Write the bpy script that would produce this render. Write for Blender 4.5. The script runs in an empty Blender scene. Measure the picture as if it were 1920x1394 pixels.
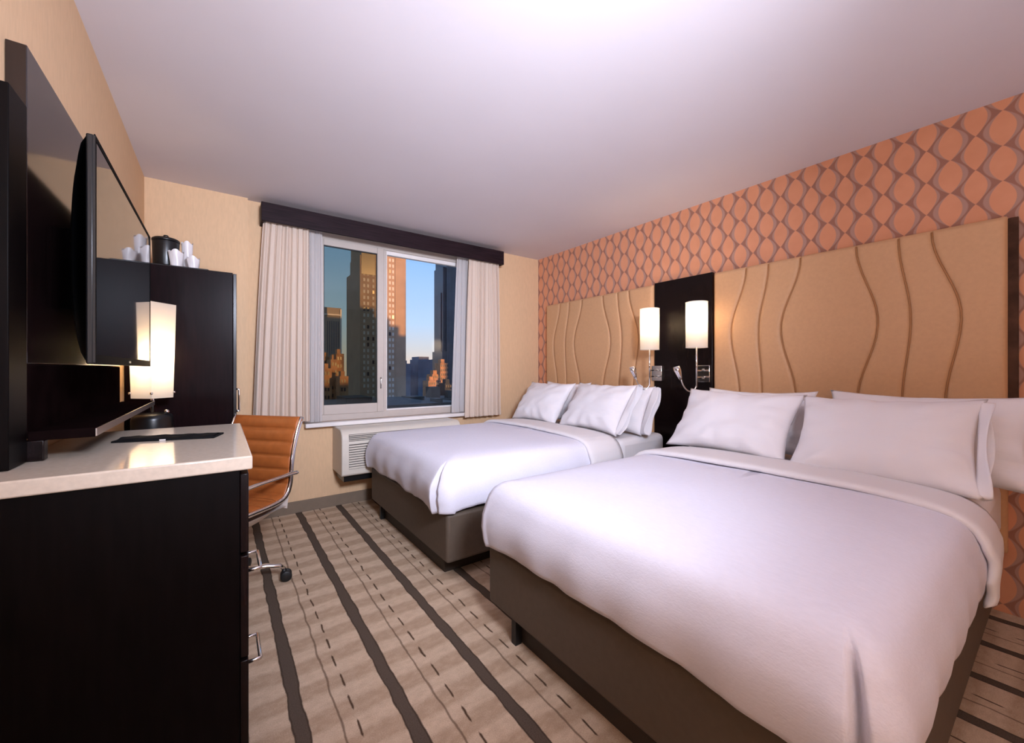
import bpy, bmesh, math, random
from mathutils import Vector, Matrix, noise
random.seed(7)
S = bpy.context.scene
COL = S.collection
PI = math.pi

# ------------------------------------------------------------------ camera
EYE = 1.184
cam_data = bpy.data.cameras.new('camera')
cam_data.sensor_fit = 'HORIZONTAL'; cam_data.sensor_width = 36.0
cam_data.lens = 36.0 * 755.0 / 1920.0
cam_data.shift_y = -4.0 / 1920.0
cam_data.clip_start = 0.02; cam_data.clip_end = 3000
cam = bpy.data.objects.new('camera', cam_data); COL.objects.link(cam)
cam.location = (0, 0, EYE); cam.rotation_euler = (PI/2, 0, -math.radians(35.845))
S.camera = cam

# ------------------------------------------------------------------ sky
w = bpy.data.worlds.new('evening_sky'); S.world = w; w.use_nodes = True
nt = w.node_tree; nt.nodes.clear()
out = nt.nodes.new('ShaderNodeOutputWorld'); bg = nt.nodes.new('ShaderNodeBackground')
tc = nt.nodes.new('ShaderNodeTexCoord'); sep = nt.nodes.new('ShaderNodeSeparateXYZ'); rmp = nt.nodes.new('ShaderNodeValToRGB')
nt.links.new(tc.outputs['Generated'], sep.inputs[0]); nt.links.new(sep.outputs['Z'], rmp.inputs[0])
nt.links.new(rmp.outputs[0], bg.inputs[0]); nt.links.new(bg.outputs[0], out.inputs[0])
el = rmp.color_ramp.elements
el[0].position = 0.0; el[0].color = (0.80, 0.60, 0.48, 1)
el[1].position = 1.0; el[1].color = (0.16, 0.30, 0.62, 1)
for p, c in ((0.045, (0.66, 0.64, 0.66, 1)), (0.11, (0.50, 0.66, 0.90, 1)), (0.26, (0.30, 0.52, 0.92, 1))):
    e = el.new(p); e.color = c
bg.inputs[1].default_value = 1.0

# ------------------------------------------------------------------ sun, big lights, exposure
def light(name, kind, loc, energy, color, **kw):
    l = bpy.data.lights.new(name, kind); l.energy = energy; l.color = color
    for k, v in kw.items(): setattr(l, k, v)
    o = bpy.data.objects.new(name, l); COL.objects.link(o); o.location = loc
    return o
sun = light('low_sun', 'SUN', (60, -60, 60), 4.6, (1.0, 0.46, 0.17), angle=0.009)
sun.rotation_euler = Vector((-0.30, 1.0, -0.12)).to_track_quat('-Z', 'Y').to_euler()
# bounced flash on its stand behind the camera, aimed at the ceiling
fl = light('bounce_flash', 'AREA', (0.10, -1.05, 0.85), 46.0, (0.75, 0.82, 1.0), shape='DISK', size=0.4, spread=math.radians(165))
fl.rotation_euler = Vector((-0.05, 0.22, 1.0)).to_track_quat('-Z', 'Y').to_euler()
# added fill light out of view, lifts the dim window end of the room
f2 = light('far_fill', 'AREA', (0.46, -0.50, 1.98), 41.0, (0.75, 0.82, 1.0), shape='DISK', size=0.5, spread=math.radians(100))
f2.rotation_euler = Vector((0.22, 0.96, -0.06)).to_track_quat('-Z', 'Y').to_euler()
S.view_settings.view_transform = 'Standard'
S.view_settings.look = 'None'
S.view_settings.gamma = 1.0
S.view_settings.use_curve_mapping = False
S.view_settings.exposure = 0.35

# ------------------------------------------------------------------ materials
def mat(name, color, rough=0.5, metal=0.0, spec=0.5, var=0.0, vscale=20.0, vstretch=(1, 1, 1), bump=0.0, bscale=200.0, bstretch=(1, 1, 1), coat=0.0, sheen=0.0):
    m = bpy.data.materials.new(name); m.use_nodes = True
    t = m.node_tree; b = t.nodes['Principled BSDF']
    b.inputs['Base Color'].default_value = (*color, 1); b.inputs['Roughness'].default_value = rough
    b.inputs['Metallic'].default_value = metal; b.inputs['Specular IOR Level'].default_value = spec
    if coat: b.inputs['Coat Weight'].default_value = coat; b.inputs['Coat Roughness'].default_value = 0.06
    if sheen: b.inputs['Sheen Weight'].default_value = sheen
    c = t.nodes.new('ShaderNodeTexCoord')
    def nz(scale, stretch, detail=4):
        mp = t.nodes.new('ShaderNodeMapping'); mp.inputs['Scale'].default_value = stretch
        n = t.nodes.new('ShaderNodeTexNoise'); n.inputs['Scale'].default_value = scale; n.inputs['Detail'].default_value = detail
        t.links.new(c.outputs['Object'], mp.inputs[0]); t.links.new(mp.outputs[0], n.inputs['Vector'])
        return n
    if var:
        n = nz(vscale, vstretch); r = t.nodes.new('ShaderNodeValToRGB')
        lo = [max(0, x*(1-var)) for x in color]; hi = [min(1, x*(1+var)) for x in color]
        r.color_ramp.elements[0].position = 0.3; r.color_ramp.elements[0].color = (*lo, 1)
        r.color_ramp.elements[1].position = 0.7; r.color_ramp.elements[1].color = (*hi, 1)
        t.links.new(n.outputs[0], r.inputs[0]); t.links.new(r.outputs[0], b.inputs['Base Color'])
    if bump:
        n = nz(bscale, bstretch, 2); bp = t.nodes.new('ShaderNodeBump'); bp.inputs['Strength'].default_value = bump
        bp.inputs['Distance'].default_value = 0.002
        t.links.new(n.outputs[0], bp.inputs['Height']); t.links.new(bp.outputs[0], b.inputs['Normal'])
    return m

class NG:
    """tiny math-node helper"""
    def __init__(s, t): s.t = t
    def m(s, op, a, b=None, c=None):
        n = s.t.nodes.new('ShaderNodeMath'); n.operation = op
        for i, v in enumerate((a, b, c)):
            if v is None: continue
            if isinstance(v, (int, float)): n.inputs[i].default_value = v
            else: s.t.links.new(v, n.inputs[i])
        return n.outputs[0]
    def mix(s, f, a, b):
        n = s.t.nodes.new('ShaderNodeMix'); n.data_type = 'RGBA'
        for i, v in ((0, f), (6, a), (7, b)):
            if isinstance(v, tuple): n.inputs[i].default_value = (*v, 1)
            elif isinstance(v, (int, float)): n.inputs[i].default_value = v
            else: s.t.links.new(v, n.inputs[i])
        return n.outputs[2]
    def step(s, v, edge, soft):   # 0 below edge, 1 above
        return s.m('MULTIPLY_ADD', s.m('SUBTRACT', v, edge), 1.0/soft, 0.5) if False else s.clamp(s.m('ADD', s.m('DIVIDE', s.m('SUBTRACT', v, edge), soft), 0.5))
    def clamp(s, v):
        n = s.t.nodes.new('ShaderNodeClamp'); s.t.links.new(v, n.inputs[0]); return n.outputs[0]
    def noise(s, vec, scale, detail=3, stretch=(1, 1, 1)):
        mp = s.t.nodes.new('ShaderNodeMapping'); mp.inputs['Scale'].default_value = stretch
        n = s.t.nodes.new('ShaderNodeTexNoise'); n.inputs['Scale'].default_value = scale; n.inputs['Detail'].default_value = detail
        s.t.links.new(vec, mp.inputs[0]); s.t.links.new(mp.outputs[0], n.inputs['Vector']); return n.outputs[0]

def wallpaper():
    m = bpy.data.materials.new('ogee_wallpaper'); m.use_nodes = True
    t = m.node_tree; b = t.nodes['Principled BSDF']; g = NG(t)
    c = t.nodes.new('ShaderNodeTexCoord'); sp = t.nodes.new('ShaderNodeSeparateXYZ'); t.links.new(c.outputs['Object'], sp.inputs[0])
    u = g.m('DIVIDE', g.m('SUBTRACT', sp.outputs['Y'], 0.015), 0.175)
    v = g.m('DIVIDE', g.m('SUBTRACT', sp.outputs['Z'], 2.362), 0.172)
    ut = g.m('ABSOLUTE', g.m('SUBTRACT', u, g.m('ROUND', u)))            # 0 on an oval column, .5 on a diamond column
    cv = g.m('ABSOLUTE', g.m('COSINE', g.m('MULTIPLY', v, PI)))
    sv = g.m('ABSOLUTE', g.m('SINE', g.m('MULTIPLY', v, PI)))
    oval = g.m('MULTIPLY', g.m('POWER', cv, 0.75), 0.245)
    ring = g.m('MULTIPLY', g.m('POWER', cv, 0.9), 0.36)
    dia = g.m('SUBTRACT', 0.5, g.m('MULTIPLY', g.m('POWER', sv, 0.85), 0.225))
    ring2 = g.m('SUBTRACT', 0.5, g.m('MULTIPLY', g.m('POWER', sv, 1.3), 0.29))
    net = (0.36, 0.165, 0.115); pale = (0.47, 0.275, 0.215); orange = (0.72, 0.275, 0.125)
    nz = g.noise(c.outputs['Object'], 9.0)
    org = g.mix(g.step(nz, 0.5, 0.5), (0.70, 0.305, 0.165), (0.76, 0.345, 0.195))
    col = g.mix(g.step(ut, ring, 0.03), pale, net)
    col = g.mix(g.step(ut, oval, 0.02), org, col)
    col = g.mix(g.step(ut, ring2, 0.02), col, pale)
    col = g.mix(g.step(ut, dia, 0.02), col, org)
    t.links.new(col, b.inputs['Base Color']); b.inputs['Roughness'].default_value = 0.6; b.inputs['Specular IOR Level'].default_value = 0.25
    return m

def carpet():
    m = bpy.data.materials.new('striped_carpet'); m.use_nodes = True
    t = m.node_tree; b = t.nodes['Principled BSDF']; g = NG(t)
    c = t.nodes.new('ShaderNodeTexCoord'); sp = t.nodes.new('ShaderNodeSeparateXYZ'); t.links.new(c.outputs['Object'], sp.inputs[0])
    X, Y = sp.outputs['X'], sp.outputs['Y']
    wob = g.m('MULTIPLY', g.m('SUBTRACT', g.noise(c.outputs['Object'], 5.0, 3, (3.0, 1.6, 1)), 0.5), 0.022)
    xw = g.m('ADD', X, wob)
    ph = g.m('MULTIPLY', g.m('FRACT', g.m('DIVIDE', g.m('SUBTRACT', xw, 0.213-0.155), 0.3075)), 0.3075)   # stripe centre at .155
    d0 = g.m('ABSOLUTE', g.m('SUBTRACT', ph, 0.155))
    dark = g.m('SUBTRACT', 1.0, g.step(d0, 0.0235, 0.004))
    edge = g.m('MULTIPLY', g.step(d0, 0.019, 0.004), dark)
    d1 = g.m('ABSOLUTE', g.m('SUBTRACT', ph, 0.155+0.112-0.0))
    d1 = g.m('MINIMUM', d1, g.m('ABSOLUTE', g.m('SUBTRACT', ph, 0.155+0.112-0.3075)))
    line1 = g.m('SUBTRACT', 1.0, g.step(d1, 0.0035, 0.004))
    ph2 = g.m('ABSOLUTE', g.m('SUBTRACT', ph, 0.0085))
    dash = g.m('SINE', g.m('ADD', g.m('MULTIPLY', Y, 2*PI/0.125), g.m('MULTIPLY', g.m('FLOOR', g.m('DIVIDE', X, 0.3075)), 1.7)))
    dw = g.m('MINIMUM', 0.0036, g.m('MULTIPLY_ADD', dash, 0.007, 0.003))
    line2 = g.m('SUBTRACT', 1.0, g.step(ph2, dw, 0.004))
    # tone blocks between the stripes
    by = g.m('SINE', g.m('ADD', g.m('MULTIPLY', Y, 2*PI/0.155), g.m('MULTIPLY', g.noise(c.outputs['Object'], 3.0), 3.0)))
    blk = g.m('MULTIPLY', g.m('ADD', by, 1.0), 0.5)
    fib = g.noise(c.outputs['Object'], 260.0, 3)
    mid = g.noise(c.outputs['Object'], 28.0, 4, (1, 1.6, 1))
    f = g.clamp(g.m('ADD', g.m('MULTIPLY', g.step(by, 0.1, 0.9), 0.55), g.m('ADD', g.m('MULTIPLY', g.m('SUBTRACT', mid, 0.5), 1.0), g.m('MULTIPLY', g.m('SUBTRACT', fib, 0.4), 1.4))))
    base = g.mix(f, (0.45, 0.315, 0.21), (0.69, 0.525, 0.38))
    col = g.mix(g.m('MULTIPLY', line1, 0.75), base, (0.13, 0.075, 0.045))
    col = g.mix(line2, col, (0.085, 0.048, 0.028))
    fd = g.mix(g.step(fib, 0.5, 0.5), (0.082, 0.058, 0.042), (0.135, 0.10, 0.076))
    col = g.mix(dark, col, fd)
    col = g.mix(g.m('MULTIPLY', edge, 0.8), col, (0.05, 0.03, 0.018))
    t.links.new(col, b.inputs['Base Color']); b.inputs['Roughness'].default_value = 0.95; b.inputs['Specular IOR Level'].default_value = 0.1
    bp = t.nodes.new('ShaderNodeBump'); bp.inputs['Strength'].default_value = 0.4; bp.inputs['Distance'].default_value = 0.004
    t.links.new(fib, bp.inputs['Height']); t.links.new(bp.outputs[0], b.inputs['Normal'])
    return m

def mixmat(name, parts):
    """parts: list of (kind, color, extra); two shaders mixed by a constant or fresnel"""
    m = bpy.data.materials.new(name); m.use_nodes = True; t = m.node_tree; t.nodes.clear()
    o = t.nodes.new('ShaderNodeOutputMaterial'); cur = None
    for kind, color, fac in parts:
        n = t.nodes.new({'diffuse': 'ShaderNodeBsdfDiffuse', 'translucent': 'ShaderNodeBsdfTranslucent', 'transparent': 'ShaderNodeBsdfTransparent', 'glossy': 'ShaderNodeBsdfGlossy', 'emit': 'ShaderNodeEmission'}[kind])
        n.inputs[0].default_value = (*color, 1)
        if kind == 'glossy': n.inputs['Roughness'].default_value = 0.02
        if cur is None: cur = n.outputs[0]; continue
        mx = t.nodes.new('ShaderNodeMixShader')
        if fac == 'fresnel':
            fr = t.nodes.new('ShaderNodeFresnel'); fr.inputs[0].default_value = 1.45; t.links.new(fr.outputs[0], mx.inputs[0])
        else: mx.inputs[0].default_value = fac
        t.links.new(cur, mx.inputs[1]); t.links.new(n.outputs[0], mx.inputs[2]); cur = mx.outputs[0]
    t.links.new(cur, o.inputs[0]); return m

M = {}
M['ceiling'] = mat('ceiling_paint', (0.74, 0.68, 0.705), 0.9, spec=0.1, var=0.015, vscale=2.0, bump=0.05, bscale=120)
M['wall'] = mat('beige_wallcovering', (0.73, 0.49, 0.295), 0.75, spec=0.2, var=0.04, vscale=30, vstretch=(3, 3, 0.6), bump=0.12, bscale=260)
M['wallpaper'] = wallpaper()
M['carpet'] = carpet()
M['baseboard'] = mat('taupe_baseboard', (0.20, 0.145, 0.10), 0.6, var=0.05)
M['wood'] = mat('espresso_wood', (0.0075, 0.0038, 0.0038), 0.25, spec=0.22, var=0.35, vscale=14, vstretch=(6, 6, 0.5))
M['gloss'] = mat('lacquered_espresso', (0.010, 0.005, 0.005), 0.09, spec=0.75, var=0.25, vscale=10, vstretch=(6, 6, 0.5))
M['woodmatt'] = mat('dark_end_panel', (0.003, 0.0018, 0.0018), 0.45, spec=0.08, var=0.3, vscale=14, vstretch=(6, 6, 0.5))
M['satin'] = mat('satin_espresso', (0.0075, 0.0028, 0.0034), 0.30, spec=0.04, var=0.3, vscale=14, vstretch=(6, 6, 0.5))
M['blur'] = mat('matte_espresso', (0.007, 0.0035, 0.0035), 0.7, spec=0.0, var=0.3, vscale=14)  # dull version of the dark wood, gives no reflections
M['ledge'] = mat('dark_ledge', (0.006, 0.003, 0.003), 0.9, spec=0.0, var=0.2)
M['edge'] = mat('brown_shade_strip', (0.075, 0.036, 0.022), 0.7, spec=0.1, var=0.4, vscale=12)  # brown of the wallpaper in shade, put into a colour
M['valance'] = mat('valance_veneer', (0.018, 0.009, 0.0115), 0.5, spec=0.12, var=0.45, vscale=9, vstretch=(0.5, 8, 14))
M['stone'] = mat('cream_quartz', (0.62, 0.52, 0.42), 0.10, spec=0.6, var=0.06, vscale=80)
M['pad'] = mat('tan_leatherette', (0.64, 0.37, 0.195), 0.5, spec=0.3, var=0.03, vscale=60, bump=0.06, bscale=500)
M['welt'] = mat('tan_welt', (0.40, 0.185, 0.07), 0.55)
M['vinyl'] = mat('taupe_vinyl', (0.105, 0.077, 0.056), 0.55, spec=0.3, var=0.06, vscale=40, bump=0.1, bscale=500)
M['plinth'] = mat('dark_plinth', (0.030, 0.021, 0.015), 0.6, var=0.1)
M['linen'] = mat('white_linen', (0.79, 0.77, 0.86), 0.85, spec=0.15, var=0.02, vscale=120, vstretch=(1, 0.3, 1), bump=0.30, bscale=240, bstretch=(1, 0.5, 1))
M['sheet'] = mat('white_sheet', (0.83, 0.79, 0.80), 0.8, spec=0.15, bump=0.05, bscale=60)
M['case'] = mat('white_pillowcase', (0.86, 0.825, 0.855), 0.8, spec=0.15, bump=0.22, bscale=18, bstretch=(0.4, 6, 1))
M['black'] = mat('black_plastic', (0.006, 0.006, 0.007), 0.3)
M['matteblack'] = mat('black_leather', (0.006, 0.006, 0.007), 0.8, spec=0.1, bump=0.2, bscale=150)
M['screen'] = mat('black_screen', (0.004, 0.004, 0.005), 0.04, spec=0.9)
M['tvblack'] = mat('matte_tv_plastic', (0.003, 0.003, 0.0035), 0.6, spec=0.03)
M['chrome'] = mat('chrome', (0.80, 0.78, 0.77), 0.12, metal=1.0)
M['steel'] = mat('brushed_steel', (0.62, 0.60, 0.58), 0.28, metal=1.0)
M['tan'] = mat('cognac_leather', (0.37, 0.105, 0.024), 0.42, spec=0.4, var=0.10, vscale=25, bump=0.1, bscale=180)
M['shell'] = mat('pale_seat_shell', (0.78, 0.67, 0.60), 0.6)
M['rubber'] = mat('black_rubber', (0.008, 0.008, 0.009), 0.5)
M['frame'] = mat('beige_aluminium', (0.50, 0.43, 0.38), 0.4, spec=0.4, var=0.02)
M['white'] = mat('white_paint', (0.78, 0.73, 0.70), 0.45, var=0.02)
M['ptac'] = mat('cream_plastic', (0.66, 0.60, 0.52), 0.45, var=0.02)
M['ptacdark'] = mat('grille_shadow', (0.06, 0.05, 0.045), 0.7)
M['cup'] = mat('wrapped_plastic', (0.75, 0.70, 0.70), 0.3)
M['shade'] = mixmat('lit_lampshade', [('diffuse', (0.85, 0.80, 0.74), 0), ('translucent', (0.90, 0.84, 0.76), 0.55)])
M['curtain'] = mixmat('cream_curtain', [('diffuse', (0.86, 0.70, 0.58), 0), ('translucent', (0.62, 0.50, 0.42), 0.25)])
M['sheer'] = mixmat('white_sheer', [('diffuse', (0.80, 0.74, 0.72), 0), ('translucent', (0.7, 0.7, 0.7), 0.4), ('transparent', (1, 1, 1), 0.26)])
M['glass'] = mixmat('clear_glass', [('transparent', (0.95, 0.97, 0.98), 0), ('glossy', (0.6, 0.6, 0.6), 'fresnel')])
M['tint'] = mixmat('tinted_glass', [('transparent', (0.56, 0.58, 0.52), 0), ('glossy', (0.6, 0.6, 0.6), 'fresnel')])
M['bulb'] = mixmat('lit_bulb', [('emit', (1.0, 0.80, 0.55), 0)])
M['bulb'].node_tree.nodes['Emission'].inputs[1].default_value = 5.0

# ------------------------------------------------------------------ mesh helpers
ORG = {}
def link(name, bm, m, parent=None, smooth=False, loc=None, bevel=0.0, local=False, bseg=2, subd=0):
    """bm is in world coordinates (or in the parent's own when local); one mesh object"""
    me = bpy.data.meshes.new(name)
    if parent is not None:
        if not local:
            bmesh.ops.translate(bm, verts=bm.verts, vec=-ORG[parent.name])
    elif loc is not None:
        bmesh.ops.translate(bm, verts=bm.verts, vec=-Vector(loc))
    bm.normal_update()
    bm.to_mesh(me); bm.free()
    o = bpy.data.objects.new(name, me); COL.objects.link(o)
    if m: me.materials.append(m)
    if smooth:
        for p in me.polygons: p.use_smooth = True
    if parent is not None: o.parent = parent; ORG[o.name] = ORG[parent.name] if not local else Vector((0, 0, 0))
    else:
        if loc is not None: o.location = loc
        ORG[o.name] = Vector(loc) if loc is not None else Vector((0, 0, 0))
    if bevel:
        md = o.modifiers.new('bevel', 'BEVEL'); md.width = bevel; md.segments = bseg; md.limit_method = 'ANGLE'; md.angle_limit = 0.7
        md.harden_normals = False
        for p in me.polygons: p.use_smooth = True
        try:
            me.set_sharp_from_angle(angle=0.9)
        except Exception: pass
    if subd:
        md = o.modifiers.new('subd', 'SUBSURF'); md.levels = subd; md.render_levels = subd
    return o

def empty(name, loc, rotz=0.0):
    o = bpy.data.objects.new(name, None); COL.objects.link(o); o.location = loc; o.rotation_euler = (0, 0, rotz)
    ORG[o.name] = Vector(loc); return o
def tag(o, label=None, cat=None, group=None, kind=None):
    if label: o['label'] = label
    if cat: o['category'] = cat
    if group: o['group'] = group
    if kind: o['kind'] = kind
    return o
def struct(o, label=None):
    o['kind'] = 'structure'
    if label: o['label'] = label
    return o

def box(x0, x1, y0, y1, z0, z1, bm=None):
    bm = bm or bmesh.new()
    vs = [bm.verts.new((x, y, z)) for z in (z0, z1) for y in (y0, y1) for x in (x0, x1)]
    for f in ((0, 2, 3, 1), (4, 5, 7, 6), (0, 1, 5, 4), (2, 6, 7, 3), (0, 4, 6, 2), (1, 3, 7, 5)):
        bm.faces.new([vs[i] for i in f])
    return bm
def frame_of(d):
    d = d.normalized(); a = Vector((0, 0, 1)) if abs(d.z) < 0.9 else Vector((1, 0, 0))
    x = a.cross(d).normalized(); return x, d.cross(x).normalized()
def tube(pts, r, bm=None, n=10, cap=True, rx=None):
    """round (or flattened, rx) tube along points; r may be a list"""
    bm = bm or bmesh.new(); pts = [Vector(p) for p in pts]; rings = []
    ref = None
    for i, p in enumerate(pts):
        d = pts[min(i+1, len(pts)-1)] - pts[max(i-1, 0)]
        d.normalize()
        if ref is None: x, y = frame_of(d)
        else:
            x = (ref - d*ref.dot(d)).normalized(); y = d.cross(x)
        ref = x
        rr = r[i] if isinstance(r, (list, tuple)) else r
        ra = rx if rx else rr
        rings.append([bm.verts.new(p + x*ra*math.cos(2*PI*k/n) + y*rr*math.sin(2*PI*k/n)) for k in range(n)])
    for a, b in zip(rings, rings[1:]):
        for k in range(n): bm.faces.new((a[k], a[(k+1) % n], b[(k+1) % n], b[k]))
    if cap:
        bm.faces.new(rings[0][::-1]); bm.faces.new(rings[-1])
    return bm
def bez(p0, p1, p2, p3, n=12):
    P = [Vector(p) for p in (p0, p1, p2, p3)]
    return [P[0]*(1-t)**3 + P[1]*3*t*(1-t)**2 + P[2]*3*t*t*(1-t) + P[3]*t**3 for t in [i/n for i in range(n+1)]]
def lathe(profile, c=(0, 0, 0), n=28, bm=None, close=True):
    """profile: (radius, z) list around a vertical axis at c"""
    bm = bm or bmesh.new(); rings = []
    for r, z in profile:
        if r < 1e-5: rings.append([bm.verts.new((c[0], c[1], c[2]+z))])
        else: rings.append([bm.verts.new((c[0]+r*math.cos(2*PI*k/n), c[1]+r*math.sin(2*PI*k/n), c[2]+z)) for k in range(n)])
    for a, b in zip(rings, rings[1:]):
        for k in range(n):
            k2 = (k+1) % n
            if len(a) == 1 and len(b) == 1: continue
            if len(a) == 1: bm.faces.new((a[0], b[k2], b[k]))
            elif len(b) == 1: bm.faces.new((a[k], a[k2], b[0]))
            else: bm.faces.new((a[k], a[k2], b[k2], b[k]))
    if close:
        for rg, rev in ((rings[0], True), (rings[-1], False)):
            if len(rg) > 2: bm.faces.new(rg[::-1] if rev else rg)
    return bm
def grid(nu, nv, fn, bm=None, wrap=False):
    bm = bm or bmesh.new()
    g = [[bm.verts.new(fn(i/(nu-1) if not wrap else i/nu, j/(nv-1))) for i in range(nu)] for j in range(nv)]
    for j in range(nv-1):
        for i in range(nu if wrap else nu-1):
            i2 = (i+1) % nu
            bm.faces.new((g[j][i], g[j][i2], g[j+1][i2], g[j+1][i]))
    return bm, g
def nz(x, y, z, s=1.0): return noise.noise(Vector((x*s, y*s, z*s)))

# ------------------------------------------------------------------ room shell
XL, XR, YB, YF, H = -0.425, 3.09, 3.74, -1.7, 2.50
struct(link('floor', box(XL-0.1, XR+0.1, YF-0.1, YB+0.25, -0.12, 0.0), M['carpet']), 'beige carpet with dark brown stripes running towards the window')
struct(link('ceiling', box(XL-0.1, XR+0.1, YF-0.1, YB+0.25, H, H+0.12), M['ceiling']), 'plain white ceiling')
struct(link('wall_left', box(XL-0.1, XL, YF-0.1, YB+0.25, 0, H), M['wall']), 'warm beige wall behind the television')
struct(link('wall_right', box(XR, XR+0.1, YF-0.1, YB+0.25, 0, H), M['wallpaper']), 'orange wallpaper with a brown ogee pattern behind the headboards')
struct(link('wall_rear', box(XL, XR, YF-0.1, YF, 0, H), M['wall']), 'beige wall behind the camera')
WX0, WX1, WZ0, WZ1 = 0.62, 2.15, 0.735, 2.40
bm = box(XL, WX0, YB, YB+0.25, 0, H); box(WX1, XR, YB, YB+0.25, 0, H, bm)
box(WX0, WX1, YB, YB+0.25, 0, WZ0, bm); box(WX0, WX1, YB, YB+0.25, WZ1, H, bm)
struct(link('wall_back', bm, M['wall']), 'beige window wall')
struct(link('wall_column', box(XL, 0.166, 3.695, YB, 0, H), M['wall']), 'beige wall pier beside the window, behind the wardrobe')
struct(link('baseboard_back', box(0.166, XR, YB-0.014, YB, 0, 0.095), M['baseboard'], bevel=0.003), 'taupe baseboard under the window')
struct(link('baseboard_left', box(XL, XL+0.012, YF, 1.27, 0, 0.095), M['baseboard'], bevel=0.003))
struct(link('baseboard_right', box(XR-0.012, XR, YF, 0.10, 0, 0.095), M['baseboard'], bevel=0.003))

# window: outer frame, sliding sash, fixed pane, latch
win = struct(empty('window_1', (1.385, YB+0.03, WZ0)), 'two-light window with a sliding left sash and a fixed right pane')
def rect_frame(x0, x1, z0, z1, wl, wr, wb, wt, y0, y1):
    bm = box(x0, x0+wl, y0, y1, z0, z1); box(x1-wr, x1, y0, y1, z0, z1, bm)
    box(x0+wl, x1-wr, y0, y1, z0, z0+wb, bm); box(x0+wl, x1-wr, y0, y1, z1-wt, z1, bm); return bm
link('frame', rect_frame(WX0, WX1, WZ0, WZ1, 0.05, 0.05, 0.062, 0.095, YB+0.02, YB+0.12), M['frame'], win, bevel=0.004)
link('mullion', box(1.235, 1.262, YB+0.022, YB+0.115, WZ0+0.062, WZ1-0.095), M['frame'], win, bevel=0.003)
sash = link('sash', rect_frame(WX0+0.05, 1.235, WZ0+0.055, WZ1-0.088, 0.045, 0.062, 0.085, 0.055, YB+0.012, YB+0.055), M['frame'], win, bevel=0.004)
link('pane', box(WX0+0.09, 1.176, YB+0.030, YB+0.036, WZ0+0.136, WZ1-0.138), M['tint'], sash)
gk = rect_frame(WX0+0.093, 1.175, WZ0+0.138, WZ1-0.140, 0.007, 0.007, 0.007, 0.012, YB+0.016, YB+0.030)
link('gasket', gk, M['rubber'], sash)
link('latch', tube([(1.202, YB+0.002, 1.01), (1.202, YB-0.004, 1.03), (1.202, YB-0.004, 1.09), (1.202, YB+0.002, 1.11)], 0.006), M['steel'], sash, smooth=True)
fx = link('glazing_bead', rect_frame(1.262, WX1-0.05, WZ0+0.062, WZ1-0.095, 0.012, 0.012, 0.012, 0.034, YB+0.045, YB+0.09), M['white'], win)
link('pane', box(1.268, WX1-0.055, YB+0.078, YB+0.084, WZ0+0.07, WZ1-0.10), M['glass'], fx)
link('window_sill', box(0.56, 2.42, 3.655, YB+0.02, 0.700, 0.735), M['white'], win, bevel=0.006)

# ------------------------------------------------------------------ valance and curtains
val = tag(empty('curtain_valance', (1.36, 3.60, 2.31)), 'dark wood valance box above the window curtains', 'valance')
link('front_board', box(0.246, 2.473, 3.57, 3.59, 2.312, 2.455), M['valance'], val, bevel=0.003)
link('end_board', box(0.246, 0.266, 3.59, YB, 2.312, 2.455), M['valance'], val, bevel=0.003)
link('end_board', box(2.453, 2.473, 3.59, YB, 2.312, 2.455), M['valance'], val, bevel=0.003)
link('top_board', box(0.266, 2.453, 3.59, YB, 2.435, 2.455), M['valance'], val)
link('curtain_track', box(0.29, 2.43, 3.62, 3.65, 2.40, 2.435), M['white'], val)

def curtain(name, xt0, xt1, xb0, xb1, zt, zb, y, folds, amp, m, label, seed=0, cat='curtain', group=None):
    def f(u, v):
        s = u + 0.02*math.sin(u*17+seed)
        xt = xt0+(xt1-xt0)*s; xb = xb0+(xb1-xb0)*(s+0.02*math.sin(u*9+seed*2))
        k = (1-v)**0.8
        x = xt+(xb-xt)*k
        ph = 2*PI*folds*s + 0.5*math.sin(v*3+seed) + seed
        a = amp*(0.45+0.55*(1-v)**0.5)
        yy = y + a*math.sin(ph) + 0.35*a*math.sin(2.3*ph+seed) + 0.004*nz(u*6, v*3, seed, 1.0)
        x += 0.35*a*math.cos(ph)
        return (x, yy, zb+(zt-zb)*v)
    bm, g = grid(int(folds*14)+9, 36, f)
    o = link(name, bm, m, smooth=True, loc=((xt0+xt1)/2, y, zb))
    md = o.modifiers.new('thick', 'SOLIDIFY'); md.thickness = 0.0015
    hem, _ = grid(int(folds*14)+9, 4, lambda u, v: (lambda p: (p[0], p[1]-0.0035, zb+0.002+0.05*v))(f(u, 0.05*v/(zt-zb))))
    h = link('hem', hem, m, o, smooth=True)
    return tag(o, label, cat)
curtain('curtain', 0.262, 0.585, 0.185, 0.60, 2.40, 0.76, 3.640, 7, 0.019, M['curtain'], 'cream curtain gathered at the left of the window', 1.0)
curtain('sheer_curtain', 0.552, 0.692, 0.555, 0.690, 2.40, 0.742, 3.690, 3, 0.009, M['sheer'], 'narrow sheer beside the cream curtain left of the window', 2.2, 'sheer curtain')
curtain('curtain', 2.085, 2.44, 2.03, 2.46, 2.40, 0.69, 3.635, 7, 0.019, M['curtain'], 'cream curtain gathered at the right of the window, behind the far bed', 3.1)
curtain('sheer_curtain', 1.975, 2.11, 1.905, 2.10, 2.40, 0.742, 3.692, 3, 0.009, M['sheer'], 'narrow sheer beside the cream curtain right of the window', 4.0, 'sheer curtain')

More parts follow.
